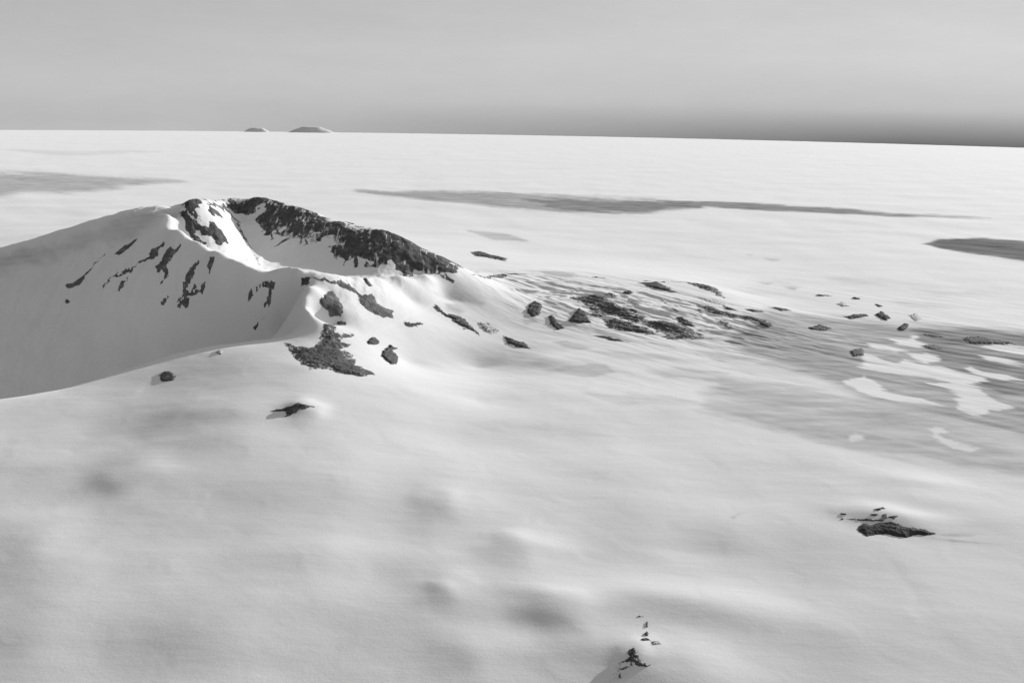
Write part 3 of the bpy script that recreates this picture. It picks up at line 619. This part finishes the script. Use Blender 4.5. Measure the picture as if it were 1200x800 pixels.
for k_, (name, pts, label, grp, amp, lift, mk, dm, rag) in enumerate(ROCKS):
    outcrop(name, pts, label, grp, amp, lift, MATS[mk], dm, rag, 'boulder' if name == 'boulder' else 'rock', seed=k_ + 1)

# ------------------------------------------------------------------ far hills on the horizon
def far_hill(u0, u1, top, D, label, seed):
    d0, d1 = ray(u0, 160), ray(u1, 160)
    um = (u0 + u1) / 2; L = D * 1e3
    ztop = CAM_Z + ray(um, top)[2] * L
    w = (u1 - u0) / F * L; n, mrow = 48, 14
    e = np.array(ray(um, 160)[:2]); l = np.array([e[1], -e[0]])
    zb = base_z(0, L) - 300
    co, fa = [], []
    for i in range(n + 1):
        t = i / n * 2 - 1
        for j in range(mrow + 1):
            s = j / mrow * 2 - 1
            prof = max(0, 1 - abs(t) ** 1.6) * (1 - s * s) * (1 + 0.15 * float(perlin(np.array([t * 3 + seed]), np.array([s * 2.0]))[0]))
            p = e * L + l * (t * w / 2) + e * (s * w * 0.3)
            co.append((p[0], p[1], zb + (ztop - zb) * min(1, 1.25 * prof) if prof < 2 else 0))
    for i in range(n):
        for j in range(mrow):
            a = i * (mrow + 1) + j; fa.append((a, a + mrow + 1, a + mrow + 2, a + 1))
    ob = mesh_obj('distant_hill', co, fa, FARROCK); ob['kind'] = 'structure'; ob['label'] = label
    return ob
FARROCK, _nt, _b = new_mat('far_rock')
_tc = _nt.nodes.new('ShaderNodeTexCoord'); _n1 = node(_nt, 'ShaderNodeTexNoise', Scale=1 / 2500, Detail=5.0); _nt.links.new(_tc.outputs['Object'], _n1.inputs['Vector'])
_nt.links.new(ramp(_nt, _n1.outputs['Fac'], [(0.35, 0.72), (0.7, 0.82)]), _b.inputs['Base Color']); _b.inputs['Roughness'].default_value = 0.9
far_hill(336, 394, 148.8, 190, 'broad dark hill on the far horizon', 1)
far_hill(284, 318, 150.0, 195, 'small dark hill on the far horizon', 5)

# ------------------------------------------------------------------ sky, sun, camera
sc = bpy.context.scene
wd = bpy.data.worlds.new('World'); sc.world = wd; wd.use_nodes = True
nt = wd.node_tree; nt.nodes.clear()
out = nt.nodes.new('ShaderNodeOutputWorld'); bg = nt.nodes.new('ShaderNodeBackground'); nt.links.new(bg.outputs[0], out.inputs[0])
sky = nt.nodes.new('ShaderNodeTexSky'); sky.sky_type = 'NISHITA'; sky.sun_disc = False
sky.sun_elevation = SUN_EL; sky.sun_rotation = SUN_AZ; sky.altitude = 3000; sky.air_density = 1.0; sky.dust_density = 0.3
bw = nt.nodes.new('ShaderNodeRGBToBW'); nt.links.new(sky.outputs[0], bw.inputs[0])
# panchromatic film: one grey value for the whole spectrum
tc = nt.nodes.new('ShaderNodeTexCoord'); sx = nt.nodes.new('ShaderNodeSeparateXYZ'); nt.links.new(tc.outputs['Generated'], sx.inputs[0])
flat = math_n(nt, 'MULTIPLY', math_n(nt, 'POWER', bw.outputs[0], 0.25), SKY_GAIN)
el = math_n(nt, 'ADD', sx.outputs['Z'], 0.034)                     # height above the visible horizon
band_r = ramp(nt, el, [(0.0, 0.25), (0.010, 0.42), (0.028, 0.75), (0.070, 0.95), (0.13, 1.0), (0.25, 1.05), (0.5, 1.0), (1.0, 1.0)])
band_l = ramp(nt, el, [(0.0, 0.88), (0.010, 0.84), (0.032, 0.86), (0.075, 0.86), (0.13, 0.84), (0.25, 0.95), (0.5, 1.0), (1.0, 1.0)])
side = math_n(nt, 'MULTIPLY', math_n(nt, 'ADD', sx.outputs['X'], 0.30), 1.6, True)
bl = node(nt, 'ShaderNodeMix', data_type='RGBA'); nt.links.new(side, bl.inputs[0]); nt.links.new(band_l, bl.inputs[6]); nt.links.new(band_r, bl.inputs[7])
cm = node(nt, 'ShaderNodeMapping'); cm.inputs['Scale'].default_value = (1.6, 1.6, 7.0); nt.links.new(tc.outputs['Generated'], cm.inputs['Vector'])
cn = node(nt, 'ShaderNodeTexNoise', Scale=4.0, Detail=10.0, Roughness=0.72); nt.links.new(cm.outputs[0], cn.inputs['Vector'])      # thin high cloud
veil = math_n(nt, 'ADD', 0.90, math_n(nt, 'MULTIPLY', cn.outputs['Fac'], 0.20))
# the half of the sky away from the sun is dimmer
tosun = math_n(nt, 'ADD', math_n(nt, 'MULTIPLY', sx.outputs['X'], math.sin(SUN_AZ)), math_n(nt, 'MULTIPLY', sx.outputs['Y'], math.cos(SUN_AZ)))
away = node(nt, 'ShaderNodeMapRange'); away.interpolation_type = 'SMOOTHSTEP'
for k_, v_ in (('From Min', -0.75), ('From Max', 0.30), ('To Min', 0.40), ('To Max', 1.0)): away.inputs[k_].default_value = v_
nt.links.new(tosun, away.inputs['Value'])
mixed = math_n(nt, 'MULTIPLY', math_n(nt, 'MULTIPLY', math_n(nt, 'MULTIPLY', flat, veil), away.outputs['Result']), bl.outputs[2])
nt.links.new(mixed, bg.inputs[0]); bg.inputs[1].default_value = 0.10

sl = bpy.data.lights.new('sun', 'SUN'); sl.energy = 2.85; sl.angle = math.radians(0.53); sl.color = (1, 1, 1)
so = link(bpy.data.objects.new('sun', sl))
sdir = Vector((math.sin(SUN_AZ) * math.cos(SUN_EL), math.cos(SUN_AZ) * math.cos(SUN_EL), math.sin(SUN_EL)))
so.rotation_euler = sdir.to_track_quat('Z', 'Y').to_euler(); so.location = (20000, 20000, 12000)

cam = bpy.data.cameras.new('camera'); co_ = link(bpy.data.objects.new('camera', cam))
cam.sensor_width = 36; cam.lens = 36 * F / W; cam.clip_start = 10; cam.clip_end = 1e6
M = Matrix.Identity(4)
for i in range(3):
    M[i][0], M[i][1], M[i][2] = camX[i], camY[i], -fwd[i]
M[2][3] = CAM_Z
co_.matrix_world = M
sc.camera = co_
sc.view_settings.view_transform = 'Standard'; sc.view_settings.look = 'None'; sc.view_settings.gamma = 1; sc.view_settings.exposure = 0.85
